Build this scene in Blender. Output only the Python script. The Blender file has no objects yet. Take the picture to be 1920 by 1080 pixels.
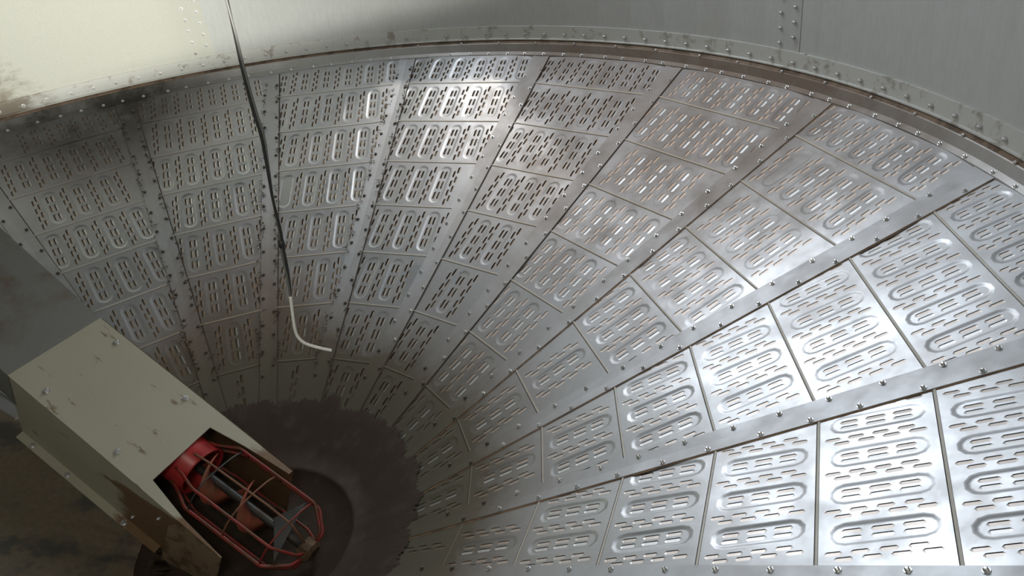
import bpy, bmesh, math, random
from mathutils import Vector, Matrix, noise
from mathutils.geometry import delaunay_2d_cdt

scene = bpy.context.scene
S = 0.25                      # one working unit is 0.25 m
random.seed(11)

# ------------------------------------------------------------------ camera, light, exposure
TA = 0.4513                   # slope of the conical floor
AZ0 = 1.4769                  # azimuth of seam 0
DK = math.pi / 10             # twenty gores
RW = 10.05                    # wall radius

cam = bpy.data.cameras.new('camera')
cam.sensor_width = 36.0
cam.lens = 27.849
cam.clip_start = 0.02
camo = bpy.data.objects.new('camera', cam)
scene.collection.objects.link(camo)
CR, CU, CF = Vector((0.8487, -0.5156, -0.1175)), Vector((0.3564, 0.3934, 0.8475)), Vector((0.3908, 0.7611, -0.5177))
camo.matrix_world = Matrix((
    (CR.x, CU.x, -CF.x, 0.0), (CR.y, CU.y, -CF.y, -2.1973), (CR.z, CU.z, -CF.z, 2.2170), (0, 0, 0, 1)))
scene.camera = camo

scene.view_settings.view_transform = 'Standard'
scene.view_settings.look = 'None'
scene.view_settings.gamma = 1.0
scene.view_settings.use_curve_mapping = False
scene.view_settings.exposure = 0.2

w = bpy.data.worlds.new('sky')
scene.world = w
w.use_nodes = True
bgn = w.node_tree.nodes['Background']
bgn.inputs['Color'].default_value = (0.9, 0.95, 1.0, 1)
bgn.inputs['Strength'].default_value = 0.3


def az(k):
    return AZ0 - k * DK


def polar(a, r, z):
    return Vector((r * math.cos(a), r * math.sin(a), z))


def aim(o, target):
    d = (Vector(target) * S - o.location)
    o.rotation_euler = d.to_track_quat('-Z', 'Y').to_euler()


def area(name, loc, target, sx, sy, power, col, spread=180):
    l = bpy.data.lights.new(name, 'AREA')
    l.shape = 'RECTANGLE'
    l.size, l.size_y = sx * S, sy * S
    l.energy = power
    l.color = col
    l.spread = math.radians(spread)
    o = bpy.data.objects.new(name, l)
    o.location = Vector(loc) * S
    scene.collection.objects.link(o)
    aim(o, target)
    return o


def spot(name, loc, target, angle, blend, power, col, rad):
    l = bpy.data.lights.new(name, 'SPOT')
    l.energy = power
    l.color = col
    l.spot_size = math.radians(angle)
    l.spot_blend = blend
    l.shadow_soft_size = rad * S
    o = bpy.data.objects.new(name, l)
    o.location = Vector(loc) * S
    scene.collection.objects.link(o)
    aim(o, target)
    return o


HATCH_A = math.radians(22)    # roof hatch on the far side, over the bright gores
area('hatch_daylight', polar(HATCH_A, 8.9, 11.0), (5.2, -4.2, 2.6), 4.2, 4.2, 13.5, (0.89, 0.945, 1.0), 125)
area('entry_daylight', (-1.2, -8.6, 11.0), (-2.0, 2.0, 2.0), 2.0, 2.0, 9.5, (1.0, 0.97, 0.84))
area('entry_slit_beam', (-0.9, -13.4, 10.0), (-7.0, 7.5, 7.4), 1.7, 0.09, 112.0, (1.0, 0.985, 0.88), 95)  # added strip lamp outside; the slit trims its beam on the far wall
spot('wall_fill', (-0.6, -8.2, 10.9), (0.8, 9.3, 22.6), 124, 0.45, 105.0, (0.95, 1.0, 0.95), 0.4)  # added fill spot, lifts the walls beyond the slit beam
area('wall_port_daylight', polar(math.radians(43.2), 9.93, 8.25), (2.4, -3.4, 3.2), 1.25, 2.0, 7.5, (0.90, 0.95, 1.0))
spot('wall_port_beam', polar(math.radians(43.5), 10.9, 10.4), polar(math.radians(44), 8.4, 3.8), 60, 0.4, 38.0, (1.0, 0.93, 0.82), 0.12)

# ------------------------------------------------------------------ materials


def nt(name):
    m = bpy.data.materials.new(name)
    m.use_nodes = True
    t = m.node_tree
    return m, t, t.nodes['Principled BSDF']


def N(t, typ, **kw):
    n = t.nodes.new(typ)
    for a, b in kw.items():
        if a in n.inputs:
            n.inputs[a].default_value = b
        else:
            setattr(n, a, b)
    return n


def math_node(t, op, a, b=None, clamp=False):
    n = t.nodes.new('ShaderNodeMath')
    n.operation = op
    n.use_clamp = clamp
    for i, v in enumerate((a, b)):
        if v is None:
            continue
        if isinstance(v, (int, float)):
            n.inputs[i].default_value = v
        else:
            t.links.new(v, n.inputs[i])
    return n.outputs[0]


def ramp(t, src, lo, hi):
    n = t.nodes.new('ShaderNodeMapRange')
    n.interpolation_type = 'SMOOTHSTEP'
    n.inputs['From Min'].default_value = lo
    n.inputs['From Max'].default_value = hi
    t.links.new(src, n.inputs['Value'])
    return n.outputs['Result']


def mixc(t, fac, a, b):
    n = t.nodes.new('ShaderNodeMix')
    n.data_type = 'RGBA'
    for i, v in ((0, fac), (6, a), (7, b)):
        if isinstance(v, (int, float)):
            n.inputs[i].default_value = v
        elif isinstance(v, tuple):
            n.inputs[i].default_value = v if len(v) == 4 else (*v, 1)
        else:
            t.links.new(v, n.inputs[i])
    return n.outputs[2]


def tex(t, coord, scale, detail=4, rough=0.55, vscale=None):
    n = t.nodes.new('ShaderNodeTexNoise')
    n.inputs['Scale'].default_value = scale
    n.inputs['Detail'].default_value = detail
    n.inputs['Roughness'].default_value = rough
    if vscale:
        mp = t.nodes.new('ShaderNodeMapping')
        mp.inputs['Scale'].default_value = vscale
        t.links.new(coord, mp.inputs['Vector'])
        coord = mp.outputs[0]
    t.links.new(coord, n.inputs['Vector'])
    return n.outputs['Fac']


def bump(t, b, src, strength, dist):
    n = t.nodes.new('ShaderNodeBump')
    n.inputs['Strength'].default_value = strength
    n.inputs['Distance'].default_value = dist
    t.links.new(src, n.inputs['Height'])
    t.links.new(n.outputs[0], b.inputs['Normal'])


def floor_metal(name, base, dusty, metallic, rough, dust_gain):
    """galvanised sheet with patches of brown grain dust, mapped by place in the bin"""
    m, t, b = nt(name)
    geo = t.nodes.new('ShaderNodeNewGeometry')
    pos = geo.outputs['Position']
    fine = tex(t, pos, 60, 5, 0.6)
    mid = tex(t, pos, 7, 4, 0.6)
    big = tex(t, pos, 1.6, 3, 0.5)
    sep = t.nodes.new('ShaderNodeSeparateXYZ')
    t.links.new(pos, sep.inputs[0])
    # dusty belt: the far gores, densest towards the rim
    d1 = t.nodes.new('ShaderNodeVectorMath')
    d1.operation = 'DISTANCE'
    t.links.new(pos, d1.inputs[0])
    d1.inputs[1].default_value = (9.2 * S, 1.4 * S, 4.1 * S)
    belt = math_node(t, 'SUBTRACT', 1.0, ramp(t, d1.outputs['Value'], 0.45, 1.75))
    d2 = t.nodes.new('ShaderNodeVectorMath')
    d2.operation = 'DISTANCE'
    t.links.new(pos, d2.inputs[0])
    d2.inputs[1].default_value = (1.3 * S, 4.4 * S, 1.9 * S)
    spot2 = math_node(t, 'SUBTRACT', 1.0, ramp(t, d2.outputs['Value'], 0.05, 0.62))
    # old grain tide mark around the sump
    d3 = t.nodes.new('ShaderNodeVectorMath')
    d3.operation = 'LENGTH'
    flat = t.nodes.new('ShaderNodeCombineXYZ')
    t.links.new(sep.outputs[0], flat.inputs[0])
    t.links.new(sep.outputs[1], flat.inputs[1])
    t.links.new(flat.outputs[0], d3.inputs[0])
    tide = math_node(t, 'SUBTRACT', 1.0, ramp(t, d3.outputs['Value'], 0.60, 1.25))
    # grimy patch under the flange, with the dimness there painted into its colour
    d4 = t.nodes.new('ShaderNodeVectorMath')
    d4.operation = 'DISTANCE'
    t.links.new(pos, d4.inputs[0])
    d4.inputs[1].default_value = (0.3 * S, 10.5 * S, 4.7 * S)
    grime_shade = math_node(t, 'SUBTRACT', 1.0, ramp(t, math_node(t, 'ADD', d4.outputs['Value'], math_node(t, 'MULTIPLY', math_node(t, 'SUBTRACT', mid, 0.5), 0.25)), 0.34, 1.15))
    where = math_node(t, 'ADD', math_node(t, 'MAXIMUM', belt, spot2), math_node(t, 'MULTIPLY', tide, 1.1), True)
    n1 = math_node(t, 'ADD', math_node(t, 'MULTIPLY', mid, 0.55), math_node(t, 'MULTIPLY', big, 0.45))
    n2 = ramp(t, math_node(t, 'ADD', n1, math_node(t, 'MULTIPLY', fine, 0.15)), 0.42, 0.72)
    dust = math_node(t, 'ADD', math_node(t, 'MULTIPLY', where, 0.65), math_node(t, 'MULTIPLY', n2, 0.22))
    dust = math_node(t, 'ADD', math_node(t, 'MULTIPLY', dust, dust_gain), math_node(t, 'MULTIPLY', tide, 0.45), True)
    bright = mixc(t, fine, tuple(c * 0.86 for c in base), tuple(min(1, c * 1.12) for c in base))
    dusty = mixc(t, grime_shade, mixc(t, tide, dusty, (0.105, 0.095, 0.065)), (0.05, 0.043, 0.034))
    dust = math_node(t, 'ADD', dust, math_node(t, 'MULTIPLY', grime_shade, 0.8), True)
    col = mixc(t, dust, bright, dusty)
    t.links.new(col, b.inputs['Base Color'])
    met = math_node(t, 'MULTIPLY', math_node(t, 'SUBTRACT', 1.0, math_node(t, 'MULTIPLY', dust, 0.85)), metallic)
    t.links.new(met, b.inputs['Metallic'])
    rr = math_node(t, 'ADD', rough, math_node(t, 'MULTIPLY', dust, 0.25))
    rr = math_node(t, 'ADD', rr, math_node(t, 'MULTIPLY', math_node(t, 'SUBTRACT', mid, 0.5), 0.18))
    t.links.new(rr, b.inputs['Roughness'])
    bump(t, b, fine, 0.08, 0.002)
    return m


def sheet(name, base, metallic, rough, stain, stain_amt, scale=6, stretch=(1, 1, 1), coord='pos', lo=0.52, hi=0.75, fine_amt=0.1):
    m, t, b = nt(name)
    if coord == 'pos':
        pos = t.nodes.new('ShaderNodeNewGeometry').outputs['Position']
    else:
        pos = t.nodes.new('ShaderNodeTexCoord').outputs['Object']
    n1 = tex(t, pos, scale, 6, 0.62, stretch)
    n2 = tex(t, pos, scale * 14, 4, 0.6, stretch)
    st = math_node(t, 'MULTIPLY', ramp(t, n1, lo, hi), stain_amt)
    c0 = mixc(t, n2, tuple(c * (1 - fine_amt) for c in base), tuple(min(1, c * (1 + fine_amt)) for c in base))
    t.links.new(mixc(t, st, c0, stain), b.inputs['Base Color'])
    b.inputs['Metallic'].default_value = metallic
    b.inputs['Roughness'].default_value = rough
    bump(t, b, n2, 0.1, 0.002)
    return m


M = {}


def add_stain(m, centre, r_in, r_out, col):
    t = m.node_tree
    b = t.nodes['Principled BSDF']
    pos = t.nodes.new('ShaderNodeNewGeometry').outputs['Position']
    d = t.nodes.new('ShaderNodeVectorMath')
    d.operation = 'DISTANCE'
    t.links.new(pos, d.inputs[0])
    d.inputs[1].default_value = tuple(c * S for c in centre)
    n = tex(t, pos, 9, 6, 0.65, (1, 1, 2))
    e = math_node(t, 'ADD', d.outputs['Value'], math_node(t, 'MULTIPLY', math_node(t, 'SUBTRACT', n, 0.5), 0.5))
    f = math_node(t, 'MULTIPLY', math_node(t, 'SUBTRACT', 1.0, ramp(t, e, r_in, r_out)), 0.9)
    old = b.inputs['Base Color'].links[0].from_socket
    t.links.new(mixc(t, f, old, mixc(t, n, col, tuple(c * 1.7 for c in col))), b.inputs['Base Color'])

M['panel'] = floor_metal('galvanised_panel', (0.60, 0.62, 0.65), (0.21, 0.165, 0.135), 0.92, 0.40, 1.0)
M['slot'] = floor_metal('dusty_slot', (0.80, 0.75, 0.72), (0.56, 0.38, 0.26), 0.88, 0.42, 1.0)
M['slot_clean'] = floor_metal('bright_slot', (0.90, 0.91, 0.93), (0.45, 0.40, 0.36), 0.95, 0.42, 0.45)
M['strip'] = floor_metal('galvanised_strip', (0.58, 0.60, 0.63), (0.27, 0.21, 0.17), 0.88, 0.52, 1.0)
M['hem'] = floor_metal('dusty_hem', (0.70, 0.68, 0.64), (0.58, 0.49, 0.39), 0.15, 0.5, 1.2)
M['under'] = sheet('dusty_under_floor', (0.42, 0.33, 0.25), 0.0, 0.9, (0.2, 0.13, 0.09), 0.8, 9)
M['bolt'] = sheet('zinc_bolt', (0.72, 0.72, 0.72), 0.85, 0.36, (0.25, 0.17, 0.11), 0.5, 30)
M['dull_bolt'] = sheet('dirty_bolt', (0.16, 0.145, 0.12), 0.5, 0.5, (0.07, 0.05, 0.04), 0.6, 30)
M['wall_white'] = sheet('whitened_galvanised_wall', (0.62, 0.62, 0.56), 0.0, 0.62, (0.25, 0.2, 0.13), 0.25, 9, (1, 1, 1), lo=0.6, hi=0.8)
M['wall'] = sheet('grey_galvanised_wall', (0.58, 0.59, 0.58), 0.10, 0.5, (0.48, 0.47, 0.43), 0.35, 5, (1, 1, 0.25))
M['flange'] = sheet('weathered_flange', (0.62, 0.62, 0.59), 0.05, 0.55, (0.24, 0.19, 0.14), 0.65, 14, lo=0.53, hi=0.66)
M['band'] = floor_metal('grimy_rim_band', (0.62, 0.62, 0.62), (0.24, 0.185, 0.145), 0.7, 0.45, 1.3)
M['ledge'] = sheet('brown_ledge_grime', (0.24, 0.17, 0.12), 0.1, 0.8, (0.09, 0.06, 0.04), 0.8, 14, lo=0.42, hi=0.62)
M['crust'] = sheet('dark_grain_crust', (0.046, 0.029, 0.018), 0.0, 0.8, (0.08, 0.06, 0.04), 0.6, 12, lo=0.5, hi=0.72, fine_amt=0.35)
M['crust_old'] = sheet('brown_floor_dirt', (0.18, 0.145, 0.10), 0.0, 0.75, (0.07, 0.07, 0.065), 0.85, 4.5, (1, 1, 1), lo=0.48, hi=0.62, fine_amt=0.3)
M['roof'] = sheet('dark_roof_sheet', (0.07, 0.07, 0.068), 0.0, 0.6, (0.06, 0.05, 0.04), 0.5, 4)
M['seam_dirt'] = sheet('dark_seam_dirt', (0.07, 0.052, 0.038), 0.0, 0.9, (0.16, 0.10, 0.06), 0.8, 14)
M['seam_rust'] = sheet('rusty_seam_edge', (0.42, 0.27, 0.17), 0.1, 0.7, (0.20, 0.13, 0.09), 0.9, 14, lo=0.42, hi=0.6)
M['flap'] = sheet('brown_flap', (0.36, 0.26, 0.17), 0.15, 0.5, (0.15, 0.09, 0.05), 0.8, 16, lo=0.45, hi=0.62)
M['rust'] = sheet('rusty_steel', (0.19, 0.115, 0.065), 0.25, 0.65, (0.08, 0.05, 0.03), 0.9, 22, lo=0.42, hi=0.6)
M['red'] = sheet('red_paint', (0.52, 0.045, 0.045), 0.0, 0.32, (0.12, 0.03, 0.025), 0.5, 18)
M['red_worn'] = sheet('worn_red_bar', (0.30, 0.035, 0.028), 0.0, 0.42, (0.14, 0.06, 0.03), 0.9, 26, lo=0.45, hi=0.6)
M['flight'] = sheet('worn_red_flighting', (0.50, 0.13, 0.08), 0.1, 0.45, (0.30, 0.15, 0.09), 0.8, 12, lo=0.42, hi=0.66)
M['shaft'] = sheet('dark_steel_shaft', (0.10, 0.10, 0.095), 0.6, 0.45, (0.14, 0.09, 0.06), 0.7, 20)
M['brown_bar'] = sheet('brown_guard_bar', (0.26, 0.12, 0.07), 0.1, 0.6, (0.12, 0.08, 0.05), 0.8, 24)
M['upper_cover'] = sheet('dull_steel_cover', (0.25, 0.25, 0.23), 0.25, 0.5, (0.17, 0.11, 0.065), 0.8, 5, lo=0.48, hi=0.75)
M['cable'] = sheet('black_cable', (0.016, 0.016, 0.016), 0.0, 0.55, (0.05, 0.05, 0.05), 0.5, 30)
M['white_wire'] = sheet('white_wire', (0.72, 0.71, 0.66), 0.0, 0.5, (0.5, 0.48, 0.42), 0.4, 40)
M['grey_wire'] = sheet('grey_cable', (0.11, 0.11, 0.105), 0.0, 0.5, (0.1, 0.1, 0.1), 0.5, 40)
M['chaff'] = sheet('dry_chaff', (0.10, 0.075, 0.045), 0.0, 0.9, (0.2, 0.14, 0.07), 0.6, 60)

add_stain(M['wall_white'], (-1.3, 9.95, 4.9), 0.02, 0.24, (0.13, 0.095, 0.06))
add_stain(M['flange'], (-1.3, 9.95, 4.8), 0.04, 0.34, (0.11, 0.085, 0.055))
add_stain(M['upper_cover'], (-2.4, 5.8, 4.6), 0.05, 0.42, (0.14, 0.085, 0.05))


def cream_paint():
    """cream housing paint with dark scuffs, brown where the grain has rubbed its lower end"""
    m, t, b = nt('cream_housing_paint')
    oc = t.nodes.new('ShaderNodeTexCoord').outputs['Object']
    sep = t.nodes.new('ShaderNodeSeparateXYZ')
    t.links.new(oc, sep.inputs[0])
    n0 = tex(t, oc, 4, 5, 0.6)
    n1 = tex(t, oc, 13, 5, 0.65, (0.5, 1.6, 1))
    n2 = tex(t, oc, 60, 3, 0.6)
    c = mixc(t, n0, (0.52, 0.495, 0.40), (0.43, 0.405, 0.29))
    c = mixc(t, math_node(t, 'MULTIPLY', ramp(t, n1, 0.60, 0.68), 0.8), c, (0.17, 0.11, 0.05))
    edge = math_node(t, 'ADD', sep.outputs[0], math_node(t, 'MULTIPLY', math_node(t, 'SUBTRACT', n1, 0.5), 0.22))
    side = math_node(t, 'MULTIPLY', ramp(t, math_node(t, 'MULTIPLY', sep.outputs[2], -1.0), 0.0, 0.10), 0.26)
    worn = ramp(t, math_node(t, 'ADD', edge, side), -0.10, -0.04)
    c = mixc(t, worn, c, mixc(t, n2, (0.16, 0.09, 0.045), (0.26, 0.16, 0.085)))
    t.links.new(c, b.inputs['Base Color'])
    b.inputs['Roughness'].default_value = 0.5
    bump(t, b, n2, 0.08, 0.001)
    return m


M['cream'] = cream_paint()

# ------------------------------------------------------------------ builders


def link(o, parent=None):
    scene.collection.objects.link(o)
    if parent is not None:
        o.parent = parent
    return o


def mesh_obj(name, verts, faces, mats, parent=None, origin=(0, 0, 0), smooth=False, midx=None, scaled=True):
    me = bpy.data.meshes.new(name)
    o0 = Vector(origin)
    me.from_pydata([((Vector(v) - o0) * (S if scaled else 1)) for v in verts], [], faces)
    for m in (mats if isinstance(mats, (list, tuple)) else [mats]):
        me.materials.append(m)
    if midx:
        me.polygons.foreach_set('material_index', midx)
    if smooth:
        me.polygons.foreach_set('use_smooth', [True] * len(me.polygons))
    me.update()
    o = bpy.data.objects.new(name, me)
    return link(o, parent)


def tag(o, label=None, cat=None, group=None, kind=None):
    if label:
        o['label'] = label
    if cat:
        o['category'] = cat
    if group:
        o['group'] = group
    if kind:
        o['kind'] = kind
    return o


class MB:
    def __init__(self):
        self.v, self.f = [], []

    def add(self, vs, fs):
        n = len(self.v)
        self.v += [Vector(p) for p in vs]
        self.f += [tuple(i + n for i in f) for f in fs]

    def hexa(self, p):
        """eight corners: bottom loop 0-3, top loop 4-7"""
        self.add(p, [(3, 2, 1, 0), (4, 5, 6, 7), (0, 1, 5, 4), (1, 2, 6, 5), (2, 3, 7, 6), (3, 0, 4, 7)])

    def plate(self, loop, nrm, th):
        """flat plate: loop extruded along -nrm"""
        n = len(loop)
        top = [Vector(p) for p in loop]
        bot = [p - Vector(nrm) * th for p in top]
        self.add(top + bot, [tuple(range(n)), tuple(range(2 * n - 1, n - 1, -1))] +
                 [(i, i + n, (i + 1) % n + n, (i + 1) % n) for i in range(n)])

    def tube(self, pts, rad, seg=8, cap=True):
        pts = [Vector(p) for p in pts]
        n = len(pts)
        rads = rad if isinstance(rad, (list, tuple)) else [rad] * n
        ref = None
        vs, fs = [], []
        for i, p in enumerate(pts):
            a = pts[max(0, i - 1)]
            c = pts[min(n - 1, i + 1)]
            d = (c - a).normalized()
            if ref is None:
                ref = d.orthogonal().normalized()
            ref = (ref - d * ref.dot(d)).normalized()
            e = d.cross(ref)
            for j in range(seg):
                th = 2 * math.pi * j / seg
                vs.append(p + (ref * math.cos(th) + e * math.sin(th)) * rads[i])
        for i in range(n - 1):
            for j in range(seg):
                fs.append((i * seg + j, i * seg + (j + 1) % seg, (i + 1) * seg + (j + 1) % seg, (i + 1) * seg + j))
        if cap:
            fs.append(tuple(range(seg - 1, -1, -1)))
            fs.append(tuple((n - 1) * seg + j for j in range(seg)))
        self.add(vs, fs)

    def obj(self, name, mat, parent=None, origin=(0, 0, 0), smooth=False):
        return mesh_obj(name, self.v, self.f, mat, parent, origin, smooth)


def empty(name, loc):
    o = bpy.data.objects.new(name, None)
    o.empty_display_size = 0.05
    o.location = Vector(loc) * S
    return link(o)


# one shared bolt mesh: washer-like skirt and a domed hexagon head, axis +z
def bolt_mesh():
    vs, fs = [], []
    rings = [(0.052, 0.0), (0.052, 0.012), (0.036, 0.012), (0.034, 0.040), (0.018, 0.054)]
    for r, z in rings:
        for j in range(8):
            a = math.pi * j / 4
            vs.append((r * math.cos(a) * S, r * math.sin(a) * S, z * S))
    for i in range(len(rings) - 1):
        for j in range(8):
            fs.append((i * 8 + j, i * 8 + (j + 1) % 8, (i + 1) * 8 + (j + 1) % 8, (i + 1) * 8 + j))
    fs.append(tuple((len(rings) - 1) * 8 + j for j in range(8)))
    me = bpy.data.meshes.new('bolt')
    me.from_pydata(vs, [], fs)
    me.materials.append(M['bolt'])
    me.update()
    return me


BOLT = bolt_mesh()
BOLT_DULL = BOLT.copy()
BOLT_DULL.name = 'dull_bolt'
BOLT_DULL.materials[0] = M['dull_bolt']


def bolt(parent, p, nrm, scale=1.0, origin=(0, 0, 0), dull=False):
    o = bpy.data.objects.new('bolt', BOLT_DULL if dull else BOLT)
    q = Vector(nrm).to_track_quat('Z', 'Y').to_matrix().to_4x4()
    o.matrix_local = Matrix.Translation((Vector(p) - Vector(origin)) * S) @ q @ Matrix.Scale(scale, 4)
    return link(o, parent)


# ------------------------------------------------------------------ the setting: wall, roof
EAVE = 11.2


def ring_grid(a0, a1, na, rows):
    """rows: list of (r, z); returns verts, faces facing the axis"""
    vs, fs = [], []
    for r, z in rows:
        for i in range(na + 1):
            vs.append(polar(a0 + (a1 - a0) * i / na, r, z))
    for j in range(len(rows) - 1):
        for i in range(na):
            a = j * (na + 1) + i
            fs.append((a, a + na + 1, a + na + 2, a + 1))
    return vs, fs


OPENINGS = {1: (math.radians(39.5), math.radians(47.0), 7.2, 9.3), 3: (math.radians(-96.5), math.radians(-82.0), 9.235, 9.80)}  # last entry: added unseen slit, cut to shape the far-wall beam
wall = bpy.data.objects.new('wall_round', None)
link(wall)
tag(wall, 'round galvanised bin wall of lapped curved sheets above the cone floor', 'wall', kind='structure')
SEAMS = [0.686 + 4.066 * i for i in range(-1, 4)]
wall_bounds = [(-3.434, 0.686), (0.686, 4.752), (4.752, 8.70), (8.70, 12.65), (12.65, 16.566)]
for wi, (k0, k1) in enumerate(wall_bounds):
    # each sheet laps a little over its neighbour
    lap = 0.006 * (wi % 2) + 0.004
    a0, a1 = az(k0), az(k1)
    mat = M['wall_white'] if wi == 0 else M['wall']
    if wi in OPENINGS:
        PORT = OPENINGS[wi]
        mb = MB()
        for (b0, b1, z0, z1, n) in ((a0, PORT[1], 4.76, EAVE, 14), (PORT[1], PORT[0], 4.76, PORT[2], 6),
                                    (PORT[1], PORT[0], PORT[3], EAVE, 6), (PORT[0], a1, 4.76, EAVE, 10)):
            mb.add(*ring_grid(b0, b1, n, [(RW - lap, z0), (RW - lap, z1)]))
            mb.add(*ring_grid(b1, b0, n, [(RW - lap + 0.03, z0), (RW - lap + 0.03, z1)]))
        # reveal round the port and the added slit
        for (b0, b1, z0, z1) in ((PORT[0], PORT[1], PORT[2], PORT[2]), (PORT[0], PORT[1], PORT[3], PORT[3]),
                                 (PORT[0], PORT[0], PORT[2], PORT[3]), (PORT[1], PORT[1], PORT[2], PORT[3])):
            mb.add([polar(b0, RW - 0.04, z0), polar(b1, RW - 0.04, z0 if b0 != b1 else z1), polar(b1, RW + 0.06, z0 if b0 != b1 else z1), polar(b0, RW + 0.06, z0)], [(0, 1, 2, 3)])
        sh = mb.obj('wall_sheet', mat, wall)
    else:
        v1, f1 = ring_grid(a0 + 0.004, a1 - 0.004, 30, [(RW - lap, 4.76), (RW - lap, EAVE)])
        v2, f2 = ring_grid(a1 - 0.004, a0 + 0.004, 30, [(RW - lap + 0.03, EAVE), (RW - lap + 0.03, 4.76)])
        mb = MB()
        mb.add(v1, f1)
        mb.add(v2, [tuple(reversed(f)) for f in f2])
        mb.add([polar(a1 - 0.004, RW - lap, 4.76), polar(a1 - 0.004, RW - lap + .03, 4.76), polar(a1 - 0.004, RW - lap + .03, EAVE), polar(a1 - 0.004, RW - lap, EAVE)], [(0, 1, 2, 3)])
        sh = mb.obj('wall_sheet', mat, wall)
    if wi == 0:
        tag(sh, 'whitened wall sheet')
    if wi in (0, 1):
        ks = k1
        for col, (dk, z0) in enumerate(((-0.125, 5.12), (-0.040, 5.24))):
            for i in range(9):
                a = az(ks + dk)
                z = z0 + 0.233 * i
                bolt(sh, polar(a, RW - lap - 0.002, z), (-math.cos(a), -math.sin(a), 0), 0.72)

# roof cone with its open hatch
ceil = bpy.data.objects.new('ceiling', None)
link(ceil)
tag(ceil, 'dark conical sheet roof of the bin above the camera view', 'ceiling', kind='structure')
for i in range(20):
    a0, a1 = 2 * math.pi * i / 20, 2 * math.pi * (i + 1) / 20
    mb = MB()
    rows = [(RW, EAVE), (9.2, EAVE + 0.5), (6.4, EAVE + 2.1), (0.8, EAVE + 5.3)]
    hatch = i == 1
    for (ra, rb) in zip(rows[:-1], rows[1:]):
        if hatch and ra[0] == 9.2:
            continue
        mb.add([polar(a0, *ra), polar(a1, *ra), polar(a1, *rb), polar(a0, *rb)], [(0, 1, 2, 3)])
        up = Vector((0, 0, 0.04))
        mb.add([polar(a0, *ra) + up, polar(a1, *ra) + up, polar(a1, *rb) + up, polar(a0, *rb) + up], [(3, 2, 1, 0)])
    mb.obj('roof_sheet', M['roof'], ceil)
vs = [polar(2 * math.pi * i / 20, 0.8, EAVE + 5.3) for i in range(20)]
mesh_obj('roof_cap', vs + [v + Vector((0, 0, 0.1)) for v in vs], [tuple(range(20)), tuple(range(39, 19, -1))], M['roof'], ceil)

# flange ring (upright leg bolted to the wall) and grimy band below it
trim1 = bpy.data.objects.new('trim_1', None)
link(trim1)
tag(trim1, 'pale weathered bolted flange ring along the foot of the bin wall', 'trim', kind='structure')
for s in range(5):
    a0, a1 = az(-3.2 + 4 * s), az(-3.2 + 4 * (s + 1))
    vs, fs = ring_grid(a0 + 0.0015, a1 - 0.0015, 40, [(RW + 0.0, 5.015), (RW - 0.035, 5.015), (RW - 0.045, 4.775), (RW - 0.075, 4.765), (RW - 0.075, 4.745), (RW + 0.02, 4.745)])
    seg = mesh_obj('flange_segment', vs, [tuple(f) for f in fs], M['flange'], trim1)
    for i in range(28):
        k = -3.2 + 4 * s + (i + 0.5) / 7
        if k > 7.5:
            break
        a = az(k)
        bolt(seg, polar(a, RW - 0.043, 4.855), (-math.cos(a), -math.sin(a), 0), 0.75)

trim2 = bpy.data.objects.new('trim_2', None)
link(trim2)
tag(trim2, 'grimy grey rim band between the flange and the perforated panels', 'trim', kind='structure')
for s in range(5):
    a0, a1 = az(-2.9 + 4 * s), az(-2.9 + 4 * (s + 1))
    vs, fs = ring_grid(a0 + 0.002, a1 - 0.002, 40, [(RW - 0.02, 4.750), (RW - 0.10, 4.70), (RW - 0.12, 4.68)])
    led = mesh_obj('grimy_ledge', vs, fs, M['ledge'], trim2)
    vs, fs = ring_grid(a0 + 0.002, a1 - 0.002, 40, [(RW - 0.11, 4.69), (RW - 0.125, 4.68), (9.90, 4.53), (9.83, 4.485), (9.83, 4.43)])
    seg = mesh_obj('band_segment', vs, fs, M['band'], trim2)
    for i in range(28):
        k = -2.9 + 4 * s + (i + 0.5) / 7
        if k > 7.5:
            break
        a = az(k + random.uniform(-0.02, 0.02))
        bolt(seg, polar(a, 9.855, 4.50), (-math.cos(a) * 0.55, -math.sin(a) * 0.55, 0.85), 0.62)
        if i % 2 and k > 2:
            bolt(seg, polar(a + 0.02, RW - 0.113, 4.70), (-math.cos(a), -math.sin(a), 0.3), 0.5)

# ------------------------------------------------------------------ the conical perforated floor
R0 = 9.1655                   # seam radius of the first joint below the rim
H0 = math.radians(9)
dth = [-0.0068, -0.0078, -0.0047, -0.0014, 0.0108, 0.002, -0.0042, -0.0013, 0.014]


def seam_az(k):
    kk = k % 20 if k >= 0 else k
    if k == 20:
        kk = 0
    return az(k) + (dth[kk] if 0 <= kk <= 8 else 0.0)


# base sheet under the panels
vs, fs = [], []
rows = [(10.04, 0), (2.0, 0), (1.43, 0), (0.85, 0), (0.02, 0)]
vb = []
for r, dz in rows:
    for i in range(20):
        a = seam_az(i)
        z = TA * max(r, 0.85) - 0.10
        vb.append(polar(a, r, z))
for j in range(len(rows) - 1):
    for i in range(20):
        fs.append((j * 20 + i, j * 20 + (i + 1) % 20, (j + 1) * 20 + (i + 1) % 20, (j + 1) * 20 + i))
floor = mesh_obj('floor', vb, fs, M['under'])
tag(floor, 'conical bin floor of perforated galvanised panels sloping down to the sump', 'floor', kind='structure')

PITCH = 0.487
STRIP = 0.145


def vlen(r, h=H0):
    return r * math.sqrt(math.cos(h) ** 2 + TA * TA)


def obround(u, v0, v1, hw, seg=5):
    pts = []
    for i in range(seg + 1):
        a = math.pi * i / seg
        pts.append((u + hw * math.cos(a), v1 - hw + hw * math.sin(a)))
    for i in range(seg + 1):
        a = math.pi + math.pi * i / seg
        pts.append((u + hw * math.cos(a), v0 + hw + hw * math.sin(a)))
    return pts


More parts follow.
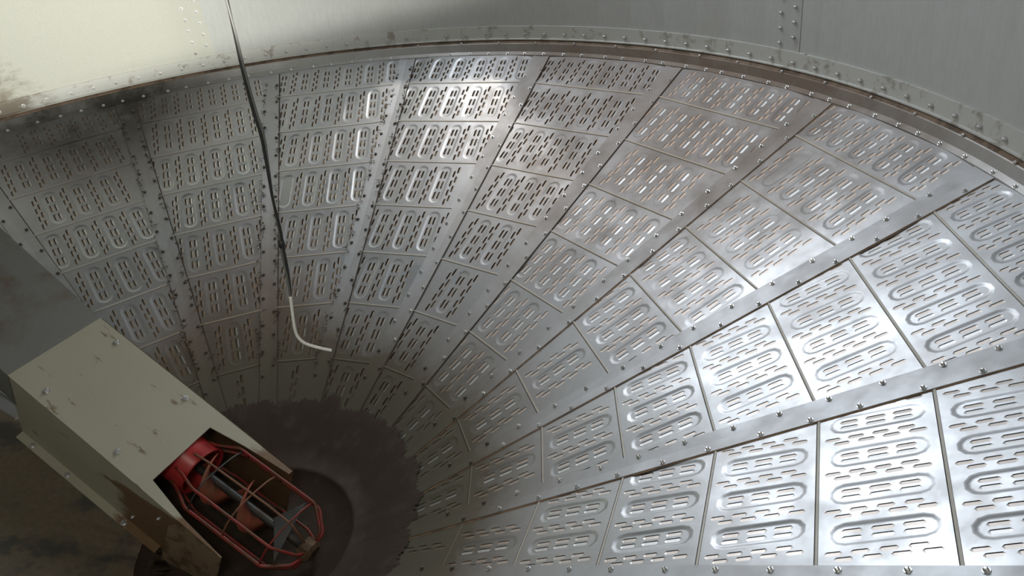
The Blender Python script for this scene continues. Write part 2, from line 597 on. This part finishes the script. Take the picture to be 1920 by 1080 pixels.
def slot_loop(u, v0, v1, hw):
    c = hw * 0.9
    return [(u - hw, v0 + c), (u, v0), (u + hw, v0 + c), (u + hw, v1 - c), (u, v1), (u - hw, v1 - c)]


GAPW = 0.010
PD = 0.011        # pocket depth
SD = 0.0065        # slot tongue depth


def panel_mesh(r0, r1, phase, plain=False, gap=0.003, skip=()):
    """one tapering panel between seam radii r0 < r1: embossed pockets and louvred slots"""
    v0, v1 = vlen(r0) + GAPW, vlen(r1) - GAPW
    sin = math.sin(H0)

    def hw_at(v):
        return v / vlen(1.0) * sin - 0.045
    P2, E, F, Z = [], [], [], []
    kinds = []

    def loop(pts, z, kind):
        n = len(P2)
        P2.extend(Vector(p) for p in pts)
        Z.extend([z] * len(pts))
        idx = list(range(n, n + len(pts)))
        F.append(idx)
        kinds.append(kind)
        return idx
    loop([(-hw_at(v0), v0), (hw_at(v0), v0), (hw_at(v1), v1), (-hw_at(v1), v1)], 0.0, 'outline')
    L = vlen(r0 + 1) - vlen(r0)
    full = v1 - v0
    top = full / L

    def inside(u, va, vb, m):
        return abs(u) + m < hw_at(va) - 0.02 and vb < v1 - 0.02
    slots = []
    if not plain:
        n = int(hw_at(v1) / PITCH) + 2

        def ff(x):
            return v0 + x * L * (1 if top > 0.97 else top / 0.97) if False else v0 + x * min(full, L * 0.99)
        for i in range(-n, n + 1):
            u = (i + phase) * PITCH
            if i in skip:
                if inside(u, ff(0.12), ff(0.9), 0.12):
                    for ins, z, kd in ((-0.012, 0.0, 'pocket'), (0.002, -0.16, 'ring'), (0.022, -0.7, 'ring'), (0.036, -0.95, 'ring'), (0.048, -1.0, 'floor')):
                        loop(obround(u, ff(0.12) + ins, ff(0.9) - ins, 0.128 - ins), PD * z, kd)
            elif inside(u, ff(0.10), ff(0.93), 0.12):
                for ins, z, kd in ((-0.012, 0.0, 'pocket'), (0.002, -0.16, 'ring'), (0.022, -0.7, 'ring'), (0.036, -0.95, 'ring'), (0.048, -1.0, 'floor')):
                    loop(obround(u, ff(0.10) + ins, ff(0.93) - ins, 0.128 - ins), PD * z, kd)
                for du in (-0.040, 0.040):
                    for a, b in ((0.19, 0.36), (0.415, 0.60), (0.65, 0.825)):
                        ix = loop(slot_loop(u + du, ff(a), ff(b), 0.026), -PD, 'slot')
                        slots.append((ix, -PD, 3 if du > 0 else 1))
            for du, ends in ((PITCH / 2 - 0.034, ((0.06, 0.205), (0.26, 0.41), (0.47, 0.62), (0.68, 0.835))),
                             (PITCH / 2 + 0.034, ((0.135, 0.285), (0.345, 0.50), (0.555, 0.71), (0.77, 0.925)))):
                for a, b in ends:
                    if inside(u + du, ff(a), ff(b), 0.03):
                        ix = loop(slot_loop(u + du, ff(a), ff(b), 0.025), 0.0, 'slot')
                        slots.append((ix, 0.0, 1))
    vo, eo, fo, ov, oe, of = delaunay_2d_cdt(P2, [], F, 1, 1e-5)
    vmap = {}
    zs = [0.0] * len(vo)
    for i, src in enumerate(ov):
        for s_ in src:
            vmap[s_] = i
            zs[i] = Z[s_]
    verts = [(p.x, p.y, z) for p, z in zip(vo, zs)]
    faces, midx, smooth = [], [], set()
    for f, src in zip(fo, of):
        if any(kinds[s_] == 'slot' for s_ in src):
            continue
        ks = {kinds[s_] for s_ in src}
        if 'pocket' in ks and 'floor' not in ks:
            smooth.add(len(faces))
        faces.append(tuple(f))
        midx.append(0)
    for ix, z, mi in slots:
        a = [vmap[i] for i in ix]      # 0,5 on the small-u side; 1,4 tips; 2,3 on the large-u side
        n = len(verts)
        for q in (0, 5):
            x, y, _ = verts[a[q]]
            verts.append((x + gap, y, z - (SD if gap < 0.01 else 0.012)))
        faces += [(n, a[2], a[3], n + 1), (a[1], a[2], n), (n + 1, a[3], a[4])]
        midx += [mi, mi, mi]
    # skirt round the sheet edge
    o = [vmap[i] for i in F[0]]
    n = len(verts)
    for i in o:
        x, y, _ = verts[i]
        verts.append((x, y, -0.045))
    for i in range(4):
        j = (i + 1) % 4
        faces.append((o[i], n + i, n + j, o[j]))
        midx.append(0)
    # folded hem along the inner edge, lapping over the next panel
    n = len(verts)
    hv = hw_at(v0)
    for sx in (-1, 1):
        for dv, z in ((0.017, 0.001), (0.014, 0.009), (0.002, 0.011), (-0.009, 0.006), (-0.014, -0.004)):
            verts.append((sx * hv, v0 + dv, z))
    for i in range(4):
        faces.append((n + i, n + i + 1, n + 5 + i + 1, n + 5 + i))
        midx.append(2)
    me = bpy.data.meshes.new('panel')
    me.from_pydata([(x * S, y * S, z * S) for x, y, z in verts], [], faces)
    me.materials.append(M['panel'])
    me.materials.append(M['slot'])
    me.materials.append(M['hem'])
    me.materials.append(M['slot_clean'])
    me.polygons.foreach_set('material_index', midx)
    me.polygons.foreach_set('use_smooth', [i in smooth for i in range(len(faces))])
    me.update()
    return me


def gore_frame(k):
    a0, a1 = seam_az(k), seam_az(k + 1)
    al = (a0 + a1) / 2
    h = abs(a0 - a1) / 2
    er = Vector((math.cos(al), math.sin(al), 0))
    u = Vector((math.sin(al), -math.cos(al), 0))
    v = (er * math.cos(h) + Vector((0, 0, TA))).normalized()
    n = u.cross(v)
    return u, v, n, h


ROWS = [(9.1655, 9.93)] + [(R0 - j - 1, R0 - j) for j in range(7)]
PH = {}
for ri, (ra, rb) in enumerate(ROWS):
    for op, gap in ((0, 0.003), (1, 0.024)):       # the louvres of the first gores stand further open
        for vi, ph in enumerate((0.5, 0.0, 0.27, 0.76)):
            PH[ri, vi, op] = panel_mesh(ra, rb, ph, False, gap)
        PH[ri, 'odd', op] = panel_mesh(ra, rb, 0.5, False, gap, (-2,))
        PH[ri, 'plain', op] = panel_mesh(ra, rb, 0, True)
prng = random.Random(5)
for k in range(-6, 14):
    u, v, n, h = gore_frame(k)
    su = math.sin(h) / math.sin(H0)
    mat = Matrix(((u.x * su, v.x, n.x, 0), (u.y * su, v.y, n.y, 0), (u.z * su, v.z, n.z, 0), (0, 0, 0, 1)))
    for ri in range(8):
        vi = prng.choice((0, 0, 1, 2, 3))
        if k < -2 and ri >= 5:
            key = 'plain'
        elif prng.random() < 0.10:
            key = 'odd'
        else:
            key = vi
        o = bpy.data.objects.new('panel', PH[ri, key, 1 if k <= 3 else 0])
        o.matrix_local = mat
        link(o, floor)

# seam strips with their two rows of bolts
for k in range(-6, 14):
    a = seam_az(k)
    sd = Vector((math.cos(a), math.sin(a), TA)).normalized()
    rs = [2.05, 4, 6, 8, 9.9]
    L_, R_ = [], []
    nL = gore_frame(k - 1)[2]
    nR = gore_frame(k)[2]
    dR = nR.cross(sd).normalized()
    if dR.dot(Vector((math.sin(a), -math.cos(a), 0))) < 0:
        dR = -dR
    dL = nL.cross(sd).normalized()
    if dL.dot(Vector((math.sin(a), -math.cos(a), 0))) > 0:
        dL = -dL
    top_l, top_c, top_r, bl, br = [], [], [], [], []
    for r in rs:
        wv = 0.118 + 0.006 * r
        p = Vector((r * math.cos(a), r * math.sin(a), TA * r))
        wob = random.uniform(-0.006, 0.006)
        top_l.append(p + dL * (wv + wob) + nL * 0.020)
        top_r.append(p + dR * (wv + wob) + nR * 0.020)
        top_c.append(p + (nL + nR).normalized() * 0.022)
        bl.append(p + dL * (wv + wob) - nL * 0.002)
        br.append(p + dR * (wv + wob) - nR * 0.002)
    vs = bl + top_l + top_c + top_r + br
    m = len(rs)
    fs = []
    for c in range(4):
        for i in range(m - 1):
            fs.append((c * m + i, c * m + i + 1, (c + 1) * m + i + 1, (c + 1) * m + i))
    nb = len(vs)
    for i, r in enumerate(rs):
        wd = 0.012 + 0.010 * random.random()
        vs = vs + [br[i] - dR * 0.004 + nR * 0.014, br[i] + dR * wd + nR * 0.004]
    rust_f = [(nb + 2 * i, nb + 2 * i + 2, nb + 2 * i + 3, nb + 2 * i + 1) for i in range(m - 1)]
    st = mesh_obj('seam_strip', vs, fs + rust_f, [M['strip'], M['seam_rust'] if k > 4 else M['seam_dirt']], floor, midx=[0] * len(fs) + [1] * len(rust_f))
    if -2 <= k <= 9:
        for sgn, d_, n_, off in ((-1, dL, nL, 0.0), (1, dR, nR, 0.24)):
            r = 2.9 + off
            while r < 9.75:
                rr = r + random.uniform(-0.04, 0.04)
                p = Vector((rr * math.cos(a), rr * math.sin(a), TA * rr))
                bolt(st, p + d_ * (0.118 + 0.006 * rr - 0.045) + n_ * 0.021, n_, 0.62, dull=k <= 2 or rr < 3.6)
                r += 0.49 if (0 <= k <= 8) else 0.6

# crust of old grain dust over the lower cone, ragged outer edge
rng = random.Random(3)
NA = 720
vs, fs = [], []
edge = []
for i in range(NA):
    a = 2 * math.pi * i / NA
    e = 2.40 + 0.10 * noise.noise(Vector((math.cos(a) * 2, math.sin(a) * 2, 3))) + 0.09 * noise.noise(Vector((math.cos(a) * 14, math.sin(a) * 14, 1))) + rng.uniform(-0.035, 0.035)
    if -3.2 < ((AZ0 - a) / DK + 10) % 20 - 10 < 2.6:
        e += 0.12
    if -6.2 < ((AZ0 - a) / DK + 10) % 20 - 10 < -2.2:
        e -= 0.70
    edge.append(e)
fr = [1.0, 0.985, 0.9, 0.8, 0.7, 0.62]
for t_ in range(len(fr)):
    for i in range(NA):
        a = 2 * math.pi * i / NA
        kk = (AZ0 - a) / DK
        frac = kk - math.floor(kk) - 0.5
        flat = math.cos(H0) / math.cos(frac * DK)
        r = edge[i] * fr[t_] if t_ < 5 else 1.43
        z = TA * r / flat * 1.0 + (0.026 if t_ else 0.012) + 0.005 * noise.noise(Vector((r * 6 * math.cos(a), r * 6 * math.sin(a), 0)))
        vs.append(polar(a, r, z))
for t_ in range(len(fr) - 1):
    for i in range(NA):
        fs.append((t_ * NA + i, t_ * NA + (i + 1) % NA, (t_ + 1) * NA + (i + 1) % NA, (t_ + 1) * NA + i))
# sump: lip, wall and flat bottom
base = len(vs)
sump_rows = [(1.42, TA * 1.43 + 0.045), (1.37, TA * 1.37 + 0.04), (1.35, TA * 1.35 + 0.01), (0.9, TA * 0.9), (0.45, 0.37), (0.01, 0.36)]
for r, z in sump_rows:
    for i in range(NA):
        a = 2 * math.pi * i / NA
        vs.append(polar(a, r, z + 0.012 * noise.noise(Vector((r * 5 * math.cos(a), r * 5 * math.sin(a), 7)))))
prev = 5 * NA
for t_ in range(len(sump_rows)):
    cur = base + t_ * NA
    for i in range(NA):
        fs.append((prev + i, prev + (i + 1) % NA, cur + (i + 1) % NA, cur + i))
    prev = cur
crust = mesh_obj('grain_crust', vs, fs, M['crust'], floor, smooth=True)
tag(crust, 'dark ragged grain dust crust around the sump', kind='stuff')

# smeared brown dirt on the gores beside the auger housing
vs, fs = [], []
na, nr = 90, 34
for j in range(nr + 1):
    for i in range(na + 1):
        k = -6.3 + 4.05 * i / na
        a = az(k)
        rout = 4.75 + 0.35 * noise.noise(Vector((k * 1.3, 0, 0))) + 0.12 * noise.noise(Vector((k * 6, 2, 0)))
        r = 1.55 + (rout - 1.55) * j / nr
        kk = k - math.floor(k) - 0.5
        flat = math.cos(H0) / math.cos(kk * DK)
        edge_t = min(1.0, (nr - j) / 3.0, i / 3.0, (na - i) / 3.0)
        z = TA * r / flat + 0.004 + edge_t * (0.052 + 0.030 * noise.noise(Vector((r * 1.6, k * 2.0, 5))) + 0.012 * noise.noise(Vector((r * 6, k * 8, 5))))
        vs.append(polar(a, r, z))
for j in range(nr):
    for i in range(na):
        q = j * (na + 1) + i
        fs.append((q, q + na + 1, q + na + 2, q + 1))
dirt = mesh_obj('dirt_layer', vs, fs, M['crust_old'], floor, smooth=True)
tag(dirt, 'smeared brown dirt beside the auger housing', kind='stuff')

# ------------------------------------------------------------------ auger housing
HK = -1.8
HA = az(HK)
er = Vector((math.cos(HA), math.sin(HA), 0))
et = Vector((-math.sin(HA), math.cos(HA), 0))
HS = 1.1 * TA
HL = -(er + Vector((0, 0, HS))).normalized()
HN = Vector((0.202, -0.396, 0.896)).normalized()
HN = et.cross(HL)
if HN.z < 0:
    HN = -HN
HO = Vector((0, 0, 1.55))


def hp(l, t, n=0.0):
    return HO + HL * l + et * t + HN * n


housing = empty('auger_housing', HO)
tag(housing, 'cream painted box housing with a cut-open lower end over the auger', 'housing')
# object space of the parts = housing axes, so the paint wear follows the box
HM = Matrix(((HL.x, et.x, HN.x, HO.x * S), (HL.y, et.y, HN.y, HO.y * S), (HL.z, et.z, HN.z, HO.z * S), (0, 0, 0, 1)))
housing.matrix_world = HM


def hpart(name, mb, mat, smooth=False, parent=None):
    return mesh_obj(name, mb.v, mb.f, mat, parent or housing, (0, 0, 0), smooth)


T0, T1 = -0.765, 0.69
mb = MB()
mb.plate([(-3.52, T0, 0), (-3.48, T1, 0), (-0.915, T1, 0), (-0.915, 0.515, 0), (-1.0, -0.515, 0), (-1.0, T0, 0)], (0, 0, 1), 0.02)
mb.plate([(-1.0, T0, 0), (-1.0, -0.515, 0), (-0.436, -0.617, 0), (0.30, -0.70, 0), (0.30, T0, 0)], (0, 0, 1), 0.02)
mb.plate([(-0.915, 0.515, 0), (-0.915, T1, 0), (0.40, T1 + 0.01, 0), (0.36, T1 - 0.015, 0), (-0.22, 0.632, 0)], (0, 0, 1), 0.02)
hpart('top_cover', mb, M['cream'])


def side_h(l, t):
    """n coordinate of the cone surface under housing position (l, t)"""
    n = -1.2
    for _ in range(30):
        p = hp(l, t, n)
        r = math.hypot(p.x, p.y)
        n -= (p.z - max(TA * r + 0.03, 0.38)) / HN.z * 0.8
    return n


for t, th in ((T1, -0.02), (T0, -0.02)):
    mb = MB()
    ls = [-3.5 + 0.2 * i for i in range(15)] + [-0.56, -0.40, -0.22]
    if t == T0:
        ls = [-3.5 + 0.2 * i for i in range(20)]
    tops, bots = [], []
    for l in ls:
        b = side_h(l, t)
        top = -0.02
        if t == T1 and l > -0.5:
            b = -0.95 if l < -0.3 else -0.12
        tops.append((l, t, top))
        bots.append((l, t, min(b + 0.02, -0.08)))
    m = len(ls)
    outer = tops + bots
    inner = [(x, y + th, z) for x, y, z in outer]
    fs = []
    for i in range(m - 1):
        fs.append((i, i + 1, m + i + 1, m + i))
        fs.append((2 * m + i, 3 * m + i, 3 * m + i + 1, 2 * m + i + 1))
    fs += [(m - 1, 3 * m - 1, 4 * m - 1, 2 * m - 1), (0, m, 3 * m, 2 * m)]
    for i in range(m - 1):
        fs.append((m + i, m + i + 1, 3 * m + i + 1, 3 * m + i))
    mb.add(outer + inner, fs)
    hpart('side_panel', mb, M['cream'])
# bottom flange on the near side
mb = MB()
ls = [-3.5 + 0.2 * i for i in range(15)] + [-0.62]
for a_, b_ in zip(ls[:-1], ls[1:]):
    c = []
    for l in (a_, b_):
        n0 = side_h(l, T1 + 0.05) + 0.04
        c.append(((l, T1 - 0.005, n0 + 0.03), (l, T1 + 0.11, n0), (l, T1 + 0.11, n0 + 0.02), (l, T1 - 0.005, n0 + 0.05)))
    mb.add(c[0] + c[1], [(0, 1, 5, 4), (2, 3, 7, 6), (1, 2, 6, 5), (3, 0, 4, 7)] + ([(0, 3, 2, 1)] if a_ == ls[0] else []) + ([(4, 5, 6, 7)] if b_ == ls[-1] else []))
hpart('bottom_flange', mb, M['cream'])
# upper cover in dull steel, rising towards the wall
mb = MB()
UL0, UL1 = -3.46, -10.2
rise = 0.13
sag = -0.012
t0u = T0 - 0.0
prof = [(t0u, -0.70), (t0u, sag), (T1, sag), (T1, -0.70)]
vv = []
for l in (UL0, UL1):
    for (t, n) in prof:
        vv.append((l, t, n + (UL0 - l) * rise))
for l in (UL0, UL1):
    for (t, n) in prof:
        dt = 0.02 if t < 0 else -0.02
        vv.append((l, t + dt, n + (UL0 - l) * rise - (0.02 if n > -0.5 else 0)))
mb.add(vv, [(0, 1, 5, 4), (1, 2, 6, 5), (2, 3, 7, 6), (8, 12, 13, 9), (9, 13, 14, 10), (10, 14, 15, 11), (0, 8, 9, 1), (1, 9, 10, 2), (2, 10, 11, 3), (0, 4, 12, 8), (3, 11, 15, 7)])
up = hpart('upper_cover', mb, M['upper_cover'])
tag(up, 'dull grey steel upper cover')
# bent flap at the open end
mb = MB()
A_, B_, C_ = (-0.20, 0.64, -0.04), (-0.40, 0.72, -0.30), (-0.55, 0.78, -1.62)
D_, E_, F_, G_ = (-0.02, 0.62, -0.10), (-0.14, 0.70, -1.55), (0.42, 0.60, -0.26), (0.34, 0.64, -1.45)


def slab(loop, th):
    p = [Vector(q) for q in loop]
    nn = (p[1] - p[0]).cross(p[2] - p[0]).normalized()
    mb.plate(p, nn, th)


slab([A_, B_, C_, E_, D_], 0.02)
slab([D_, E_, G_, F_], 0.02)
fl = hpart('end_flap', mb, M['flap'])
tag(fl, 'bent rusty flap')
for l, t in ((-2.997, -0.618), (-2.933, 0.526), (-1.553, 0.531), (-1.597, -0.613)):
    bolt(housing, (l, t, 0.0), (0, 0, 1), 0.95)
for l in (-4.05, -3.2, -2.45, -1.28):
    if l > -3.5:
        bolt(housing, (l, T1 + 0.06, side_h(l, T1 + 0.05) + 0.065), (0, 0.2, 1), 0.9)
bolt(housing, (-0.62, T1 + 0.002, -0.42), (0, 1, 0), 0.6)
bolt(housing, (-1.15, T1 + 0.002, -1.05), (0, 1, 0), 0.6)

# ------------------------------------------------------------------ auger with its red guard cage
auger = empty('screw_auger', HO)
auger.matrix_world = HM
tag(auger, 'red screw auger with a guard cage of bars lying in the sump', 'auger')
AT, AN = -0.140, -0.405        # axis of the tube in housing axes


def axis(l):
    return Vector((l, AT - 0.03 * (l + 0.8), AN + 0.03 * (l + 0.8)))


def around(l, rad, ang):
    c = axis(l)
    return Vector((c.x, c.y + rad * math.sin(ang), c.z + rad * math.cos(ang)))


def apart(name, mb, mat, smooth=False, parent=None):
    return mesh_obj(name, mb.v, mb.f, mat, parent or auger, (0, 0, 0), smooth)


mb = MB()
prof = [(-2.6, 0.365), (-0.73, 0.365), (-0.725, 0.36), (-0.725, 0.345), (-0.74, 0.34), (-2.6, 0.34)]
seg = 32
vs, fs = [], []
for l, r in prof:
    for j in range(seg):
        vs.append(around(l, r, 2 * math.pi * j / seg))
for i in range(len(prof)):
    for j in range(seg):
        i2 = (i + 1) % len(prof)
        fs.append((i * seg + j, i2 * seg + j, i2 * seg + (j + 1) % seg, i * seg + (j + 1) % seg))
mb.add(vs, fs)
apart('tube', mb, M['red'], True)
# shaft
mb = MB()
mb.tube([axis(-2.4), axis(-0.5), axis(0.5), axis(1.12)], 0.058, 12)
apart('shaft', mb, M['shaft'], True)
# flighting: a helical blade
mb = MB()
vs, fs = [], []
turn, l0, l1 = 0.66, -2.2, 0.62
steps = 150
for i in range(steps + 1):
    l = l0 + (l1 - l0) * i / steps
    ph = 2 * math.pi * (l - 0.05) / turn
    rad = 0.315 if l < 0.35 else 0.315 - 0.12 * (l - 0.35) / 0.27
    for off in (-0.008, 0.008):
        for r in (0.055, rad):
            vs.append(around(l + off, r, ph))
for i in range(steps):
    a = 4 * i
    fs += [(a, a + 1, a + 5, a + 4), (a + 2, a + 6, a + 7, a + 3), (a + 1, a + 3, a + 7, a + 5), (a, a + 4, a + 6, a + 2)]
mb.add(vs, fs)
apart('flighting', mb, M['flight'], True)
# guard bars: flare out from the tube, run along, taper in to the end bearing
RC = 0.548
for ang, mat, rad, ext in ((0.08, 'brown_bar', 0.016, 1.0), (0.86, 'red_worn', 0.022, 1.0), (-0.86, 'red_worn', 0.022, 1.0),
                           (1.52, 'red_worn', 0.027, 1.0), (-1.52, 'red_worn', 0.027, 1.0),
                           (2.30, 'red_worn', 0.021, 0.9), (-2.30, 'red_worn', 0.021, 0.9)):
    mb = MB()
    rc = RC * ext
    if abs(ang) < 0.1:
        pts = [around(-0.86, 0.36, ang), around(-0.62, 0.42, ang), around(0.45, 0.46, ang), around(0.85, 0.42, ang), around(1.12, 0.12, ang)]
    else:
        pts = [around(-0.92, 0.37, ang), around(-0.80, 0.39, ang), around(-0.48, rc, ang), around(0.86, rc, ang), around(1.14, 0.30, ang), around(1.18, 0.08, ang)]
    # soften the bends
    sm = [pts[0]]
    for i in range(1, len(pts) - 1):
        a, b, c = pts[i - 1], pts[i], pts[i + 1]
        d0 = min(0.05, (b - a).length * 0.4)
        d1 = min(0.05, (c - b).length * 0.4)
        sm += [b + (a - b).normalized() * d0, b * 0.6 + (b + (a - b).normalized() * d0) * 0.2 + (b + (c - b).normalized() * d1) * 0.2, b + (c - b).normalized() * d1]
    sm.append(pts[-1])
    mb.tube(sm, rad, 8)
    ob = apart('guard_bar', mb, M[mat], True)
    if mat == 'brown_bar':
        tag(ob, 'thin brown top bar')
# thin cross hoops tying the bars
for l, mat in ((-0.42, 'shaft'), (0.18, 'brown_bar'), (0.82, 'red_worn')):
    mb = MB()
    angs = [-1.52 + 3.04 * i / 14 for i in range(15)]
    mb.tube([around(l, RC - 0.015 - 0.10 * math.cos(x) ** 4, x) for x in angs], 0.014, 6)
    apart('cross_hoop', mb, M[mat], True)
# end hoop joining the tapered ends, and the collar on the tube
mb = MB()
mb.tube([around(-0.735, 0.366, 2 * math.pi * i / 28) for i in range(29)], 0.010, 6, False)
apart('collar', mb, M['red'], True)
mb = MB()
vs = []
for l, r in ((1.04, 0.10), (1.07, 0.17), (1.20, 0.17), (1.25, 0.12)):
    for j in range(12):
        vs.append(around(l, r * (1 + 0.06 * math.sin(3 * j)), 2 * math.pi * j / 12))
fs = [(i * 12 + j, i * 12 + (j + 1) % 12, (i + 1) * 12 + (j + 1) % 12, (i + 1) * 12 + j) for i in range(3) for j in range(12)]
mb.add(vs, fs + [tuple(range(11, -1, -1)), tuple(range(36, 48))])
eb = apart('end_bearing', mb, M['rust'], False)
tag(eb, 'rust-caked end bearing')
# triangular gusset plate near the end of the cage
mb = MB()
mb.plate([around(0.52, 0.10, -0.4), around(0.98, 0.50, 1.2), around(0.70, 0.46, -1.2)], Vector((0.6, 0, 0.8)), 0.012)
apart('gusset_plate', mb, M['shaft'])

# ------------------------------------------------------------------ hanging cable
CP = [(0.2281, -1.0498, 2.0708), (0.2262, -1.0488, 2.0408), (0.2245, -1.048, 1.9991), (0.2219, -1.0466, 1.952),
      (0.2205, -1.0459, 1.8948), (0.2209, -1.0461, 1.8505), (0.2173, -1.0443, 1.8136), (0.21, -1.0405, 1.7495),
      (0.2067, -1.0388, 1.6998), (0.2022, -1.0365, 1.6625), (0.1983, -1.0345, 1.614), (0.1935, -1.032, 1.5772)]
WP = [(0.1935, -1.032, 1.5790), (0.1871, -1.0288, 1.5331), (0.1850, -1.0278, 1.5100), (0.1875, -1.0290, 1.4940), (0.1955, -1.0331, 1.4823), (0.2118, -1.0414, 1.4713), (0.2294, -1.0505, 1.4623)]


def catmull(P, n):
    P = [Vector(p) for p in P]
    out = []
    for i in range(len(P) - 1):
        a, b, c, d = P[max(0, i - 1)], P[i], P[i + 1], P[min(len(P) - 1, i + 2)]
        for s in range(n):
            t = s / n
            out.append(0.5 * ((2 * b) + (c - a) * t + (2 * a - 5 * b + 4 * c - d) * t * t + (3 * b - a - 3 * c + d) * t ** 3))
    out.append(P[-1])
    return out


CP = [(0.2330, -1.0523, 2.80), (0.2325, -1.0520, 2.45), (0.2305, -1.0510, 2.20)] + CP
cable = empty('cable', Vector(CP[-1]) / S)
tag(cable, 'black twin cable with bare white wire end hanging in front of the cone', 'cable')
path = catmull(CP, 6)
for sgn, mat, rad in ((1, 'cable', 0.0022), (-1, 'grey_wire', 0.0018)):
    pts = []
    n = len(path)
    for i, p in enumerate(path):
        tw = 0.5 + 2.4 * math.pi * (i / n) ** 1.5
        fade = min(1.0, (n - 1 - i) / 10)
        off = (CR * math.cos(tw) + CF * math.sin(tw)) * 0.0021 * sgn * (0.35 + 0.65 * fade)
        pts.append((p + off) / S)
    mb = MB()
    mb.tube(pts, rad / S, 8)
    ob = mb.obj('strand', M[mat], cable, Vector(CP[-1]) / S, True)
    if mat == 'grey_wire':
        tag(ob, 'grey strand')
mb = MB()
mb.tube([(p - CR * 0.0) / S for p in catmull(WP, 6)], 0.0026 / S, 8)
ob = mb.obj('wire_end', M['white_wire'], cable, Vector(CP[-1]) / S, True)
tag(ob, 'white wire end')
pc = path[int(len(path) * 0.83)]
mb = MB()
mb.tube([(pc + Vector((0, 0, 0.006))) / S, (pc - Vector((0, 0, 0.006))) / S], 0.0052 / S, 8)
mb.obj('cable_tie', M['cable'], cable, Vector(CP[-1]) / S, True)

# ------------------------------------------------------------------ chaff caught along the seams
rng = random.Random(21)
vs, fs = [], []
for k in (0, 1, 2, 0, 1, 2):
    for _ in range(90):
        a = seam_az(k)
        r = rng.uniform(3.0, 9.6)
        s = rng.choice((-1, 1))
        p = Vector((r * math.cos(a), r * math.sin(a), TA * r)) + Vector((math.sin(a), -math.cos(a), 0)) * s * rng.uniform(0.10, 0.20)
        p.z += 0.045
        for _2 in range(rng.choice((1, 2, 3))):
            d = Vector((rng.uniform(-1, 1), rng.uniform(-1, 1), rng.uniform(-0.2, 0.7))).normalized() * rng.uniform(0.03, 0.10)
            sd = d.cross(Vector((0, 0, 1))).normalized() * 0.008
            n = len(vs)
            vs += [p - sd, p + sd, p + d, p + Vector((0, 0, 0.012))]
            fs += [(n, n + 1, n + 2), (n + 1, n + 3, n + 2), (n + 3, n, n + 2)]
ch = mesh_obj('chaff', vs, fs, M['chaff'], floor)
tag(ch, 'bits of chaff caught along the seams', kind='stuff')
